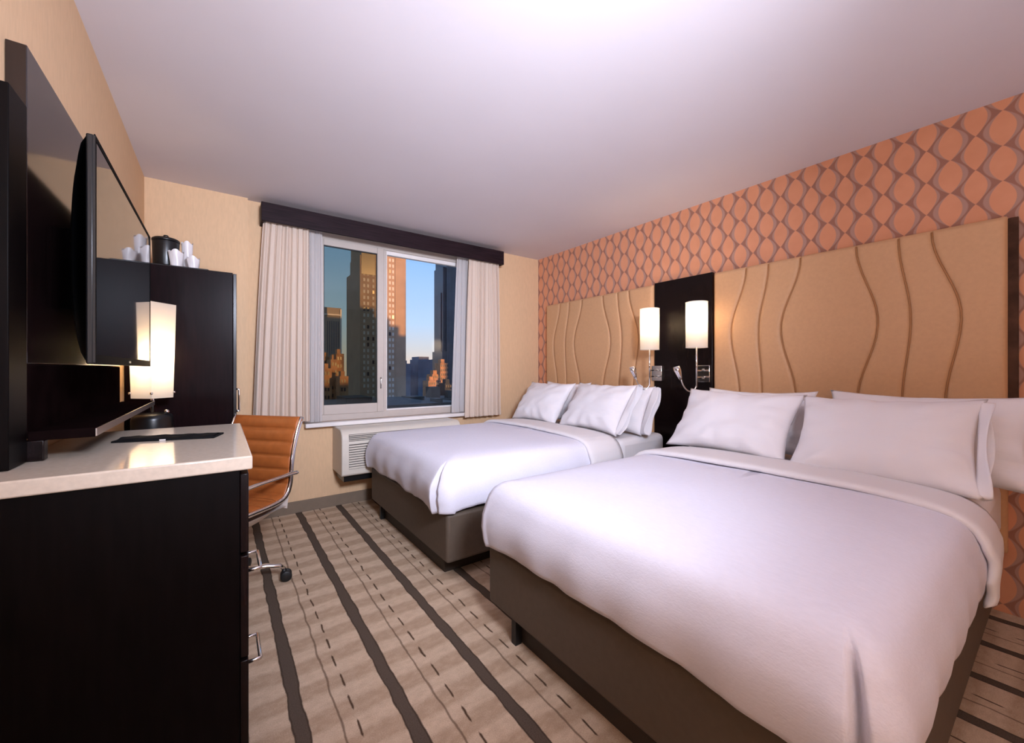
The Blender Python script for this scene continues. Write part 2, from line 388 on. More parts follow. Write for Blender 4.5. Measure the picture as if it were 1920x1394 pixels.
# ------------------------------------------------------------------ wall air conditioner under the sill
ac = tag(empty('air_conditioner', (1.33, 3.57, 0.262)), 'cream slatted wall air conditioner under the window, beside the far bed', 'air conditioner')
AX0, AX1 = 0.782, 1.86
prof = [(YB, 0.318), (3.42, 0.318), (3.405, 0.333), (3.405, 0.61), (3.412, 0.648), (3.435, 0.680), (3.47, 0.697), (YB, 0.697)]
def extrude_x(prof, x0, x1, bm=None):
    bm = bm or bmesh.new()
    a = [bm.verts.new((x0, y, z)) for y, z in prof]; b = [bm.verts.new((x1, y, z)) for y, z in prof]
    n = len(prof)
    for i in range(n): bm.faces.new((a[i], a[(i+1) % n], b[(i+1) % n], b[i]))
    bm.faces.new(a[::-1]); bm.faces.new(b); bmesh.ops.recalc_face_normals(bm, faces=bm.faces); return bm
link('cabinet', extrude_x(prof, AX0, AX1), M['ptac'], ac, bevel=0.008)
link('wall_sleeve', box(AX0+0.03, AX1-0.03, 3.47, YB, 0.262, 0.318), M['black'], ac)
g1 = link('outlet_grille', box(AX0+0.055, AX1-0.06, 3.4035, 3.412, 0.600, 0.655), M['ptacdark'], ac)
for k in range(4):
    link('slat', box(AX0+0.055, AX1-0.06, 3.398, 3.408, 0.606+0.0135*k, 0.612+0.0135*k), M['ptac'], g1)
g2 = link('intake_grille', box(AX0+0.055, AX1-0.06, 3.4035, 3.410, 0.375, 0.575), M['ptacdark'], ac)
for k in range(10):
    z = 0.380+0.0195*k
    bm = bmesh.new()
    vs = [bm.verts.new(p) for p in ((AX0+0.055, 3.407, z+0.014), (AX0+0.055, 3.392, z+0.003), (AX0+0.055, 3.392, z), (AX0+0.055, 3.407, z),
                                    (AX1-0.06, 3.407, z+0.014), (AX1-0.06, 3.392, z+0.003), (AX1-0.06, 3.392, z), (AX1-0.06, 3.407, z))]
    for f in ((0, 1, 2, 3), (7, 6, 5, 4), (0, 4, 5, 1), (1, 5, 6, 2), (2, 6, 7, 3), (3, 7, 4, 0)): bm.faces.new([vs[i] for i in f])
    link('slat', bm, M['ptac'], g2)

# ------------------------------------------------------------------ headboards
SEAMS = [(1.355, 1.459, 1.398), (1.21, 1.273, 1.249), (1.021, 1.135, 1.048), (0.738, 0.641, 0.732), (0.555, 0.506, 0.54), (0.426, 0.321, 0.377)]
def seam_y(s, z):
    top, mid, bot = s                       # at z 1.905, 1.455, 1.01 : gentle S curve
    a = 0.5*(top+bot); t = (z-1.455)/0.45
    t = max(-1.6, min(1.05, t))
    e = top if t > 0 else bot
    k = 0.5-0.5*math.cos(PI*min(1.0, abs(t)))
    return mid+(e-mid)*k
def headboard(dy, label):
    hb = tag(empty('headboard', (3.06, 0.88+dy, 0.30)), label, 'headboard')
    y0, y1, z0, z1 = 0.173+dy, 1.588+dy, 0.30, 1.918
    link('backing_board', box(3.052, XR-0.001, y0, y1, z0, z1), M['pad'], hb, bevel=0.006)
    if dy == 0:
        link('shade_strip', box(3.062, XR-0.001, y0-0.032, y0, 0.66, z1-0.008), M['edge'], hb, bevel=0.002)  # added strip standing in for the headboard's shadow on the wallpaper
    bounds = [lambda z: y1-0.001] + [(lambda z, s=s: seam_y(s, z)+dy) for s in SEAMS] + [lambda z: y0+0.001]
    ss = [0, .012, .03, .06, .1, .16, .25, .37, .5, .63, .75, .84, .9, .94, .97, .988, 1]
    zs = [0, .006, .014, .025, .04] + [0.06+0.88*i/22 for i in range(23)] + [.96, .975, .986, .994, 1]
    for a, b in zip(bounds, bounds[1:]):
        bm = bmesh.new(); G = []
        for zt in zs:
            z = z0+(z1-z0)*zt; ya, yb = a(z)-0.0015, b(z)+0.0015; row = []
            for s in ss:
                y = ya+(yb-ya)*s
                d = min(abs(y-ya), abs(y-yb)); dz = min(z-z0, z1-z)
                R = 0.024
                q = (1-(1-min(1, d/R))**2)**0.5 * (1-(1-min(1, dz/0.02))**2)**0.5
                row.append(bm.verts.new((3.053-0.016*q-0.003*math.sin(PI*s), y, z)))
            G.append(row)
        for r0, r1 in zip(G, G[1:]):
            for i in range(len(ss)-1): bm.faces.new((r0[i], r0[i+1], r1[i+1], r1[i]))
        link('padded_panel', bm, M['pad'], hb, smooth=True)
    for s in SEAMS:
        pts = [(3.046, seam_y(s, z0+0.01+(z1-z0-0.02)*i/30)+dy, z0+0.01+(z1-z0-0.02)*i/30) for i in range(31)]
        link('seam_welt', tube(pts, 0.0045, n=8), M['welt'], hb, smooth=True)
    return hb
headboard(0, 'tan padded headboard with curved seams behind the near bed')
headboard(1.95, 'tan padded headboard with curved seams behind the far bed')
link_panel = link('wall_panel', box(3.055, XR-0.001, 1.604, 2.112, 0.02, 1.932), M['wood'], loc=(3.07, 1.86, 0.02), bevel=0.003)
tag(link_panel, 'dark wood panel between the two headboards, carrying the two sconces', 'panel')

# nightstand below the sconces
ns = tag(empty('nightstand', (2.87, 1.77, 0)), 'dark wood nightstand between the beds below the sconces', 'nightstand')
link('carcass', box(2.72, 3.05, 1.625, 1.935, 0.0, 0.48), M['wood'], ns, bevel=0.003)
link('top', box(2.70, 3.052, 1.615, 1.945, 0.48, 0.505), M['wood'], ns, bevel=0.003)
dr = link('drawer', box(2.704, 2.72, 1.635, 1.925, 0.27, 0.47), M['wood'], ns, bevel=0.002)
link('handle', tube([(2.704, 1.73, 0.37), (2.68, 1.73, 0.37), (2.68, 1.83, 0.37), (2.704, 1.83, 0.37)], 0.005), M['chrome'], dr, smooth=True)

# ------------------------------------------------------------------ sconces
def sconce(ys, yp, hy, hx, label, lit):
    t = tag(empty('wall_sconce', (3.053, yp, 1.06)), label, 'sconce', None)
    xs = 2.85
    pl = link('wall_plate', box(3.035, 3.055, yp-0.05, yp+0.05, 1.085, 1.215), M['chrome'], t, bevel=0.003)
    for z in (1.115, 1.185):
        link('screw', lathe([(0, -0.004), (0.007, -0.004), (0.007, 0.004), (0, 0.004)], (3.033, yp, z), 10), M['steel'], pl)
    for z in (1.125, 1.175):
        link('arm', tube([(3.04, yp, z), (2.96, yp+(ys-yp)*0.5, z), (xs, ys, z)], 0.006, n=8), M['chrome'], t, smooth=True)
    link('stem', tube([(xs, ys, 1.05), (xs, ys, 1.40)], 0.0065, n=10), M['chrome'], t, smooth=True)
    sh = link('lamp_shade', None or lathe([(0.075, 1.345), (0.076, 1.68)], (xs, ys, 0), 40, close=False), M['shade'], t, smooth=True)
    md = sh.modifiers.new('thick', 'SOLIDIFY'); md.thickness = 0.0
    sh.modifiers.remove(md)
    link('rim', tube([(xs+0.0755*math.cos(a), ys+0.0755*math.sin(a), 1.345) for a in [2*PI*i/40 for i in range(41)]], 0.0018, n=6, cap=False), M['white'], sh)
    link('rim', tube([(xs+0.0765*math.cos(a), ys+0.0765*math.sin(a), 1.68) for a in [2*PI*i/40 for i in range(41)]], 0.0018, n=6, cap=False), M['white'], sh)
    bm = bmesh.new()
    for a in (0, 2*PI/3, 4*PI/3): tube([(xs, ys, 1.40), (xs+0.075*math.cos(a), ys+0.075*math.sin(a), 1.40)], 0.0015, bm, 6)
    link('spider', bm, M['steel'], sh)
    link('socket', lathe([(0, 1.39), (0.014, 1.39), (0.014, 1.44), (0, 1.44)], (xs, ys, 0), 14), M['white'], t)
    link('bulb', lathe([(0, 1.44), (0.012, 1.445), (0.022, 1.49), (0.024, 1.52), (0.017, 1.545), (0, 1.555)], (xs, ys, 0), 16), M['bulb'], t, smooth=True)
    # reading light on a gooseneck
    neck = link('gooseneck', tube(bez((xs, ys, 1.07), (xs-0.01, ys+0.01, 1.00), (hx+0.035, hy-0.015, 0.99), (hx, hy, 1.115), 18), 0.0055, n=8), M['steel'], t, smooth=True)
    d = Vector((-0.15, 0.25, 0.95)).normalized(); p = Vector((hx, hy, 1.105))
    link('reading_head', tube([p, p+d*0.03, p+d*0.075, p+d*0.10], [0.010, 0.016, 0.026, 0.026], n=16), M['chrome'], neck, smooth=True)
    link('reading_lens', tube([p+d*0.1005, p+d*0.104], [0.023, 0.022], n=16), M['white'], neck, smooth=True)
    light('sconce_bulb', 'POINT', (xs, ys, 1.56), lit, (1.0, 0.76, 0.50), shadow_soft_size=0.03).parent = t
    bpy.data.objects[-1] if False else None
    return t
def fix_light_parent():
    for o in bpy.data.objects:
        if o.type == 'LIGHT' and o.parent is not None and not o.get('fixed'):
            o.location = o.location - o.parent.location; o['fixed'] = 1
sconce(2.017, 2.08, 2.085, 2.76, 'lit wall sconce with white drum shade, over the edge of the far headboard', 1.9)
sconce(1.614, 1.665, 1.685, 2.76, 'lit wall sconce with white drum shade, on the dark panel beside the near headboard', 1.9)

# ------------------------------------------------------------------ beds
def bed(dy, label):
    b = tag(empty('bed', (2.0, 0.885+dy, 0)), label, 'bed')
    y0, y1 = 0.20+dy, 1.57+dy
    link('bed_base', box(1.0, 3.0, y0, y1, 0.115, 0.385), M['vinyl'], b, bevel=0.018, bseg=3)
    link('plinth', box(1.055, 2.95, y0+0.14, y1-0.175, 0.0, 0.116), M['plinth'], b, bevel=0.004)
    def mt(u, v):
        return None
    link('mattress', box(1.02, 3.008, y0+0.03, y1-0.03, 0.386, 0.645), M['sheet'], b, bevel=0.055, bseg=4)
    link('fitted_sheet', box(2.44, 3.012, y0-0.012, y1+0.012, 0.392, 0.652), M['sheet'], b, bevel=0.05, bseg=4)
    link('glide', box(1.02, 1.052, y1-0.185, y1-0.155, 0.0, 0.1155), M['rubber'], b)
    return b
bed(0, 'near double bed on a taupe vinyl base')
bed(1.79, 'far double bed on a taupe vinyl base, next to the window')

PROF = [(0.018, -0.004), (0.004, 0.0), (-0.004, 0.03), (-0.012, 0.08), (-0.010, 0.13), (0.004, 0.18), (0.015, 0.210), (0.033, 0.238), (0.062, 0.258), (0.105, 0.269), (0.17, 0.276), (0.28, 0.280), (0.44, 0.283), (0.56, 0.285), (0.66, 0.286)]
def bedspread(dy, label, seed):
    x0, x1, y0, y1 = 0.965, 2.42, 0.175+dy, 1.595+dy
    Rc = 0.075
    # outline walk, counter-clockwise from the head end of the -Y side: +x..., points as (corner anchors)
    def outline(ins):
        pts = []                                  # (x, y, nx, ny, tag, param)
        ax0, ax1, ay0, ay1 = x0+ins, x1-min(ins*0.35, 0.1), y0+ins, y1-ins
        r = max(0.012, Rc-ins*0.6)
        n_side, n_foot, n_arc = 60, 60, 16
        for i in range(n_side):
            t = i/(n_side-1); pts.append((ax1+(ax0+r-ax1)*t, ay0, 0, -1, 'sideA', t))
        for i in range(1, n_arc):
            a = PI*1.5-(PI/2)*i/n_arc; pts.append((ax0+r+r*math.cos(a), ay0+r+r*math.sin(a), math.cos(a), math.sin(a), 'cornerA', i/n_arc))
        for i in range(n_foot):
            t = i/(n_foot-1); pts.append((ax0, ay0+r+(ay1-ay0-2*r)*t, -1, 0, 'foot', t))
        for i in range(1, n_arc):
            a = PI-(PI/2)*i/n_arc; pts.append((ax0+r+r*math.cos(a), ay1-r+r*math.sin(a), math.cos(a), math.sin(a), 'cornerB', i/n_arc))
        for i in range(n_side):
            t = i/(n_side-1); pts.append((ax0+r+(ax1-ax0-r)*t, ay1, 0, 1, 'sideB', t))
        for i in range(1, 14):
            t = i/14; pts.append((ax1, ay1+(ay0-ay1)*t, 1, 0, 'head', t))
        return pts
    bm = bmesh.new(); rings = []
    # densify the profile
    prof = []
    for (a, b), (c, d) in zip(PROF, PROF[1:]):
        for k in range(2): prof.append((a+(c-a)*k/2, b+(d-b)*k/2))
    prof.append(PROF[-1])
    for ins, dz in prof:
        ring = []
        side = max(0.0, 1-max(0, dz-0.02)/0.235)       # 1 near the hem, 0 at the shoulder
        top = max(0.0, min(1.0, (dz-0.2)/0.08))
        for (x, y, nx, ny, tg, p) in outline(ins):
            o = 0.0; z = 0.405+dz
            s = x*3.1+y*2.7
            if tg != 'head':
                o += side*(0.007*nz(s*2.1, dz*3, seed)+0.004*math.sin(s*9+seed+dz*6))
                z += side*side*(0.014*nz(s*1.6, 5.1, seed)+0.006*nz(s*6, 1.3, seed))
            if tg == 'cornerA':                        # pleat: the foot panel laps over the side panel
                sd = min(1.0, side*2.2)
                wv = 0.007*math.sin(dz*95+1.5*p)*sd*max(0, p-0.3)
                if p >= 0.93: o += sd*0.034
                elif p >= 0.80: o -= sd*0.048
                else: o += wv+sd*0.012*(p/0.8)
                z -= side*0.010
            if tg == 'cornerB': o += side*0.006; z -= side*0.015*math.sin(PI*p)
            if tg == 'foot' and p < 0.3: o += min(1.0, side*2.2)*0.034*(1-p/0.3)**1.5
            x += nx*o; y += ny*o
            if top > 0:
                z += top*(0.006*nz(x*2.2, y*2.2, seed)+0.0025*nz(x*7, y*7, seed))
            ring.append(bm.verts.new((x, y, z)))
        rings.append(ring)
    n = len(rings[0])
    for a, b in zip(rings, rings[1:]):
        for k in range(n): bm.faces.new((a[(k+1) % n], a[k], b[k], b[(k+1) % n]))
    last = rings[-1]
    cx = sum(v.co.x for v in last)/n; cy = sum(v.co.y for v in last)/n
    cv = bm.verts.new((cx, cy, last[0].co.z))
    for k in range(n): bm.faces.new((last[(k+1) % n], last[k], cv))
    bmesh.ops.recalc_face_normals(bm, faces=bm.faces)
    bs = link('bedspread', bm, M['linen'], smooth=True, loc=(1.7, 0.885+dy, 0.40))
    tag(bs, label, 'bedspread')
    # turned-down band across the head of the spread
    fx0, fx1 = 2.075, 2.42
    path = []
    def ph(side):
        q = [(-0.006, 0.385), (-0.012, 0.44), (-0.016, 0.49), (-0.014, 0.54), (0.0, 0.59), (0.022, 0.626), (0.05, 0.650), (0.088, 0.667), (0.14, 0.677), (0.22, 0.684), (0.34, 0.690), (0.5, 0.693), (0.71, 0.694)]
        return [((y0+a) if side < 0 else (y1-a), z) for a, z in q]
    A = ph(-1); B = ph(1)[::-1][1:]
    raw = A+B; fine = []
    for (a, b), (c, d) in zip(raw, raw[1:]):
        for k in range(4): fine.append((a+(c-a)*k/4, b+(d-b)*k/4))
    fine.append(raw[-1])
    # cross section in (x, height along normal): a puffy doubled edge
    cs = [(0.02, -0.004), (0.004, 0.002), (0.0, 0.012), (0.006, 0.021), (0.025, 0.026), (0.06, 0.025), (0.12, 0.022), (0.20, 0.019), (0.30, 0.016), (0.345, 0.012), (0.345, -0.002), (0.2, -0.004), (0.08, -0.004)]
    bm = bmesh.new(); rings = []
    for i, (y, z) in enumerate(fine):
        a = fine[max(0, i-1)]; b = fine[min(len(fine)-1, i+1)]
        d = Vector((0, b[0]-a[0], b[1]-a[1])).normalized(); nrm = Vector((0, -d.z, d.y))
        hang = max(0, min(1, (0.66-z)/0.2))
        ring = []
        for (cx_, ch) in cs:
            wv = hang*0.006*math.sin(z*60+seed)*(1 if cx_ < 0.05 else 0.3) + 0.004*nz(y*4, z*5, seed+cx_*3)
            pinch = 1.0 if 0 < i < len(fine)-1 else 0.4
            ring.append(bm.verts.new((fx0+cx_+wv+0.015*nz(y*1.5, 0, seed), y+nrm.y*(ch*pinch+wv*0.5), z+nrm.z*(ch*pinch+wv*0.5))))
        rings.append(ring)
    m_ = len(cs)
    for a, b in zip(rings, rings[1:]):
        for k in range(m_): bm.faces.new((a[k], a[(k+1) % m_], b[(k+1) % m_], b[k]))
    bm.faces.new(rings[0]); bm.faces.new(rings[-1][::-1])
    bmesh.ops.recalc_face_normals(bm, faces=bm.faces)
    link('turned_down_band', bm, M['sheet'], bs, smooth=True)
    return bs
bedspread(0, 'white linen bedspread with a turned-down band on the near bed', 1.3)
bedspread(1.79, 'white linen bedspread with a turned-down band on the far bed', 6.7)

# ------------------------------------------------------------------ pillows
def pillow(cx, cy, cz, lean, label, w=0.68, h=0.47, th=0.19, yaw=0.0, roll=0.0, seed=0.0, hem=0.0):
    """cx, cy, cz: middle of the bottom edge; leans back towards +X; local x runs along -Y"""
    NU, NV = 30, 22
    def shape(u, v, sgn):
        k = 0.10
        x = w/2*u*(1-k*(1-v*v)**1.0*(abs(u)**2)); y = h/2*v*(1-0.13*(1-u*u)*(abs(v)**2))
        t = max(0.0, (1-abs(u)**2.6)*(1-abs(v)**2.4))**0.6
        z = sgn*th/2*t
        wr = 0.014*nz(u*2.0+seed, v*2.4, sgn*3+seed)+0.008*nz(u*5+seed, v*5, sgn+seed)+0.006*abs(u)**3*math.sin(v*11+seed*5+2*u)
        edge = (1-t)*t*4
        wr += 0.006*edge*math.sin(math.atan2(v, u)*14+seed*3)
        z += sgn*wr*min(1, t*3)
        if abs(u) > 0.98 or abs(v) > 0.98: z = 0.006*nz(u*3+seed, v*3, seed)
        # sag: fuller at the bottom
        z *= 1.0-0.12*v
        return Vector((x, y+h/2, z))
    us = [math.sin((i/(NU-1)*2-1)*PI/2)*0.35+(i/(NU-1)*2-1)*0.65 for i in range(NU)]
    vs = [math.sin((i/(NV-1)*2-1)*PI/2)*0.35+(i/(NV-1)*2-1)*0.65 for i in range(NV)]
    bm = bmesh.new(); F = []; Bk = []
    for j, v in enumerate(vs):
        rf, rb = [], []
        for i, u in enumerate(us):
            e = i in (0, NU-1) or j in (0, NV-1)
            a = bm.verts.new(shape(u, v, 1)); rf.append(a)
            rb.append(a if e else bm.verts.new(shape(u, v, -1)))
        F.append(rf); Bk.append(rb)
    for j in range(NV-1):
        for i in range(NU-1):
            bm.faces.new((F[j][i], F[j][i+1], F[j+1][i+1], F[j+1][i]))
            bm.faces.new((Bk[j+1][i], Bk[j+1][i+1], Bk[j][i+1], Bk[j][i]))
    o = link('pillow', bm, M['case'], smooth=True)
    if hem:
        hb = bmesh.new(); n = 40; rings = []
        for q in range(6):
            t = q/5; ring = []
            for k in range(n):
                a = 2*PI*k/n; cc, sc = math.cos(a), math.sin(a)
                yy = h/2+(h/2*0.93)*max(-1, min(1, 1.08*sc))
                open_ = 0.010+hem*0.35*t+0.010*math.sin(5*a+seed)*t
                zz = cc*open_*(1+0.6*nz(a, t, seed)) - 0.012*t*math.sin(a*2+seed)
                ring.append(hb.verts.new((w/2*0.93+hem*t+0.010*math.sin(3*a+seed)*t, yy, zz)))
            rings.append(ring)
        for a_, b_ in zip(rings, rings[1:]):
            for k in range(n): hb.faces.new((a_[k], a_[(k+1) % n], b_[(k+1) % n], b_[k]))
        hm = link('pillowcase_hem', hb, M['case'], o, smooth=True, local=True)
        md = hm.modifiers.new('thick', 'SOLIDIFY'); md.thickness = 0.002
    l = math.radians(lean)
    R = Matrix(((0, math.cos(l), -math.sin(l)), (-1, 0, 0), (0, math.sin(l), math.cos(l))))
    R = Matrix.Rotation(yaw, 3, 'Z') @ R @ Matrix.Rotation(roll, 3, 'Z')
    o.matrix_world = Matrix.Translation((cx, cy, cz)) @ R.to_4x4()
    return tag(o, label, 'pillow')
# near bed
pillow(2.70, 1.20, 0.67, 66, 'white pillow at the back left of the near bed, mostly hidden', w=0.66, h=0.42, th=0.15, seed=0.4)
pillow(2.68, 0.44, 0.665, 66, 'white pillow at the back right of the near bed, overhanging the edge', w=0.74, h=0.44, th=0.17, seed=1.9, hem=0.05)
pillow(2.42, 1.235, 0.675, 52, 'white pillow at the front left of the near bed', w=0.71, seed=3.1, roll=-0.02)
pillow(2.38, 0.53, 0.665, 51, 'white pillow at the front right of the near bed, with an open case end', w=0.68, h=0.49, seed=4.7, hem=0.035, roll=0.03)
# far bed
pillow(2.70, 3.00, 0.665, 66, 'white pillow at the back left of the far bed, only its tips showing', w=0.64, h=0.43, th=0.15, seed=5.4)
pillow(2.68, 2.30, 0.66, 64, 'white pillow at the back right of the far bed, its case end showing', w=0.66, h=0.43, th=0.17, seed=6.9, hem=0.07)
pillow(2.42, 3.035, 0.675, 54, 'white pillow at the front left of the far bed, nearest the window', w=0.66, seed=7.1)
pillow(2.42, 2.335, 0.675, 54, 'white pillow at the front right of the far bed', w=0.66, h=0.48, seed=8.3, hem=0.05)

# ------------------------------------------------------------------ cabinet and counter on the left
DZ = 0.954
cb = tag(empty('cabinet', (-0.18, 1.68, 0)), 'tall dark wood cabinet with chrome pulls under the cream counter', 'cabinet')
link('carcass', box(XL+0.002, 0.040, 1.284, 2.068, 0.0, DZ-0.036), M['woodmatt'], cb, bevel=0.002)
for z0, z1, hz in ((0.135, 0.405, 0.283), (0.415, 0.685, 0.565), (0.695, 0.905, None)):
    d_ = link('drawer', box(0.041, 0.060, 1.290, 2.062, z0, z1), M['wood'], cb, bevel=0.002)
    if hz:
        link('pull', tube([(0.060, 1.48, hz), (0.098, 1.48, hz), (0.1, 1.482, hz), (0.1, 1.618, hz), (0.098, 1.62, hz), (0.060, 1.62, hz)], 0.0055, n=8), M['chrome'], d_, smooth=True)
ct = link('counter_top', box(XL+0.001, 0.068, 1.274, 2.078, DZ-0.036, DZ), M['stone'], loc=(-0.18, 1.676, DZ-0.036), bevel=0.004)
tag(ct, 'glossy cream stone counter top on the dark cabinet', 'counter')
# writing desk in the kneehole beyond the cabinet
dk = tag(empty('writing_desk', (-0.2, 2.53, 0)), 'dark writing desk between the cabinet and the wardrobe, under the table lamp', 'desk')
link('desk_top', box(XL+0.002, -0.02, 2.082, 2.975, 0.725, 0.76), M['wood'], dk, bevel=0.003)
link('modesty_panel', box(XL+0.02, XL+0.04, 2.082, 2.975, 0.35, 0.725), M['wood'], dk)
link('leg', box(XL+0.002, -0.06, 2.945, 2.975, 0, 0.725), M['wood'], dk, bevel=0.002)
link('leg', box(XL+0.002, -0.06, 2.082, 2.112, 0, 0.725), M['wood'], dk, bevel=0.002)

# folder on the counter
fo = empty('desk_folder', (-0.135, 1.755, DZ)); fo.rotation_euler = (0, 0, -0.28)
tag(fo, 'flat black folder with a small white emblem lying on the cream counter', 'folder')
bm = box(-0.135, 0.135, -0.05, 0.05, 0.0, 0.006); link('cover', bm, M['matteblack'], fo, bevel=0.002, local=True)
bm, _ = grid(34, 8, lambda u, v: (-0.13+0.26*u, -0.045+0.09*v, 0.0065+0.006*(0.5+nz(u*9, v*3, 2.0))*math.sin(PI*v)**0.5)); 
link('insert', bm, M['matteblack'], fo, smooth=True, local=True)
link('emblem', box(-0.012, 0.004, -0.0512, -0.0495, 0.001, 0.005), M['white'], fo, local=True)

# ------------------------------------------------------------------ television wall panel
tp = tag(empty('media_backboard', (-0.40, 2.05, DZ)), 'dark glossy wall panel with a ledge behind the television', 'wall panel')
link('back_panel', box(XL+0.001, -0.388, 1.506, 2.632, 1.198, 1.985), M['gloss'], tp, bevel=0.002)
link('lower_panel', box(XL+0.001, -0.388, 1.506, 2.632, 1.012, 1.197), M['blur'], tp, bevel=0.002)
link('side_panel', box(XL+0.001, -0.388, 1.40, 1.5055, DZ+0.001, 1.832), M['woodmatt'], tp, bevel=0.002)
link('foot', box(XL+0.001, -0.360, 1.506, 1.535, DZ+0.001, 1.006), M['wood'], tp, bevel=0.002)
sh = link('ledge', box(-0.388, -0.269, 1.506, 2.66, 1.006, 1.030), M['ledge'], tp, bevel=0.002)
link('edge_strip', box(-0.269, -0.2665, 1.508, 2.658, 1.008, 1.028), M['steel'], sh)

tv = tag(empty('television', (-0.29, 2.05, 1.198)), 'flat black television mounted on the dark wall panel', 'television')
TY0, TY1, TZ0, TZ1 = 1.53, 2.57, 1.198, 1.815
def tvback(u, v):
    y = TY0+0.004+(TY1-TY0-0.008)*u; z = TZ0+0.004+(TZ1-TZ0-0.008)*v
    e = min(u, 1-u)/0.10; f = min(v, 1-v)/0.22
    q = min(1, max(0, e))**0.5*(1-(1-min(1, max(0, f)))**2)**0.5
    return (-0.290-0.028*(1-(1-2*v)**2)**0.5-0.018*q, y, z)
bm, g = grid(24, 24, tvback)
link('back_shell', bm, M['tvblack'], tv, smooth=True)
link('cabinet', box(-0.292, -0.276, TY0, TY1, TZ0, TZ1), M['black'], tv, bevel=0.004)
link('bezel', rect_frame(TY0, TY1, TZ0, TZ1, 0.014, 0.014, 0.026, 0.014, -0.2775, -0.2735) if False else (lambda: (lambda b: b)(
    [b for b in [bmesh.new()] if [box(-0.2765, -0.2735, TY0, TY0+0.014, TZ0, TZ1, b), box(-0.2765, -0.2735, TY1-0.014, TY1, TZ0, TZ1, b), box(-0.2765, -0.2735, TY0+0.014, TY1-0.014, TZ0, TZ0+0.026, b), box(-0.2765, -0.2735, TY0+0.014, TY1-0.014, TZ1-0.014, TZ1, b)]][0]))(), M['tvblack'], tv)
link('screen', box(-0.2762, -0.2745, TY0+0.014, TY1-0.014, TZ0+0.026, TZ1-0.014), M['screen'], tv)
link('side_trim', box(-0.2785, -0.2735, TY0-0.0012, TY0, TZ0+0.004, TZ1-0.004), M['black'], tv)
link('emblem', box(-0.2735, -0.2728, 2.02, 2.055, TZ0+0.009, TZ0+0.016), M['steel'], tv)
link('wall_mount', box(-0.388, -0.33, 1.90, 2.20, 1.38, 1.64), M['tvblack'], tv)

# ------------------------------------------------------------------ table lamp on the desk
lx, ly = -0.290, 2.80
lp = tag(empty('table_lamp', (lx, ly, 0.76)), 'lit table lamp with tall white square shade in front of the wardrobe', 'lamp')
link('base', lathe([(0, 0), (0.082, 0), (0.085, 0.008), (0.085, 0.165), (0.080, 0.185), (0.055, 0.196), (0, 0.200)], (lx, ly, 0.76), 32), M['black'], lp, smooth=True)
link('stem', tube([(lx, ly, 0.955), (lx, ly, 1.10)], 0.008), M['chrome'], lp, smooth=True)
link('knob', lathe([(0, 0), (0.01, 0), (0.012, 0.01), (0.008, 0.018), (0, 0.02)], (lx+0.06, ly-0.035, 0.955), 12), M['chrome'], lp, smooth=True)
def ring_sq(half, z): return [(lx+half*math.cos(PI/4*0+PI/2*k+0.05), ly+half*math.sin(PI/2*k+0.05), z) for k in range(4)]
bot, top_ = ring_sq(0.083, 1.035), ring_sq(0.095, 1.528)
shd = None
for k in range(4):
    bm = bmesh.new(); k2 = (k+1) % 4
    n_ = 6
    rows = []
    for i in range(n_+1):
        t = i/n_
        rows.append([bm.verts.new(Vector(bot[k]).lerp(Vector(top_[k]), t)), bm.verts.new(Vector(bot[k2]).lerp(Vector(top_[k2]), t))])
    for a, b in zip(rows, rows[1:]): bm.faces.new((a[0], a[1], b[1], b[0]))
    link('shade_panel', bm, M['shade'], lp)
for k in range(4):
    p = Vector(ring_sq(0.086, 1.062)[k])
    link('shade_bolt', lathe([(0, -0.007), (0.006, -0.005), (0.007, 0), (0.006, 0.005), (0, 0.007)], p, 10), M['chrome'], lp, smooth=True)
bm = bmesh.new()
for k in range(4): tube([(lx, ly, 1.062), ring_sq(0.083, 1.062)[k]], 0.0025, bm, 6)
link('spider', bm, M['steel'], lp)
link('bulb', lathe([(0, 1.10), (0.014, 1.105), (0.026, 1.16), (0.028, 1.19), (0.018, 1.22), (0, 1.23)], (lx, ly, 0), 16), M['bulb'], lp, smooth=True)
light('lamp_bulb', 'POINT', (lx, ly, 1.26), 2.3, (1.0, 0.74, 0.44), shadow_soft_size=0.03).parent = lp

# ------------------------------------------------------------------ wardrobe and the things on it
wd = tag(empty('wardrobe', (-0.17, 3.34, 0)), 'tall dark wood wardrobe in the corner behind the lamp', 'wardrobe')
link('carcass', box(XL+0.002, 0.058, 2.985, 3.690, 0.0, 1.772), M['satin'], wd, bevel=0.002)
for y0, y1, hy in ((2.988, 3.335, 3.30), (3.34, 3.688, 3.375)):
    d_ = link('door', box(0.059, 0.077, y0, y1, 0.08, 1.768), M['wood'], wd, bevel=0.002)
    link('handle', tube([(0.077, hy, 0.90), (0.098, hy, 0.90), (0.1, hy, 0.903), (0.1, hy, 1.047), (0.098, hy, 1.05), (0.077, hy, 1.05)], 0.005, n=8), M['chrome'], d_, smooth=True)
WT = 1.772
tr = link('serving_tray', box(-0.40, 0.0-0.06, 3.02, 3.28, WT, WT+0.012), M['black'], loc=(-0.23, 3.15, WT), bevel=0.004)
tag(tr, 'black tray on top of the wardrobe under the ice bucket and cups', 'tray')
ib = tag(empty('ice_bucket', (-0.267, 3.16, WT+0.012)), 'black ice bucket with a knobbed lid on top of the wardrobe', 'ice bucket')
link('body', lathe([(0, 0), (0.054, 0), (0.060, 0.02), (0.064, 0.155), (0.063, 0.16), (0, 0.16)], (-0.267, 3.16, WT+0.012), 28), M['black'], ib, smooth=True)
ld = link('lid', lathe([(0, 0.161), (0.066, 0.161), (0.066, 0.172), (0.055, 0.180), (0, 0.184)], (-0.267, 3.16, WT+0.012), 28), M['black'], ib, smooth=True)
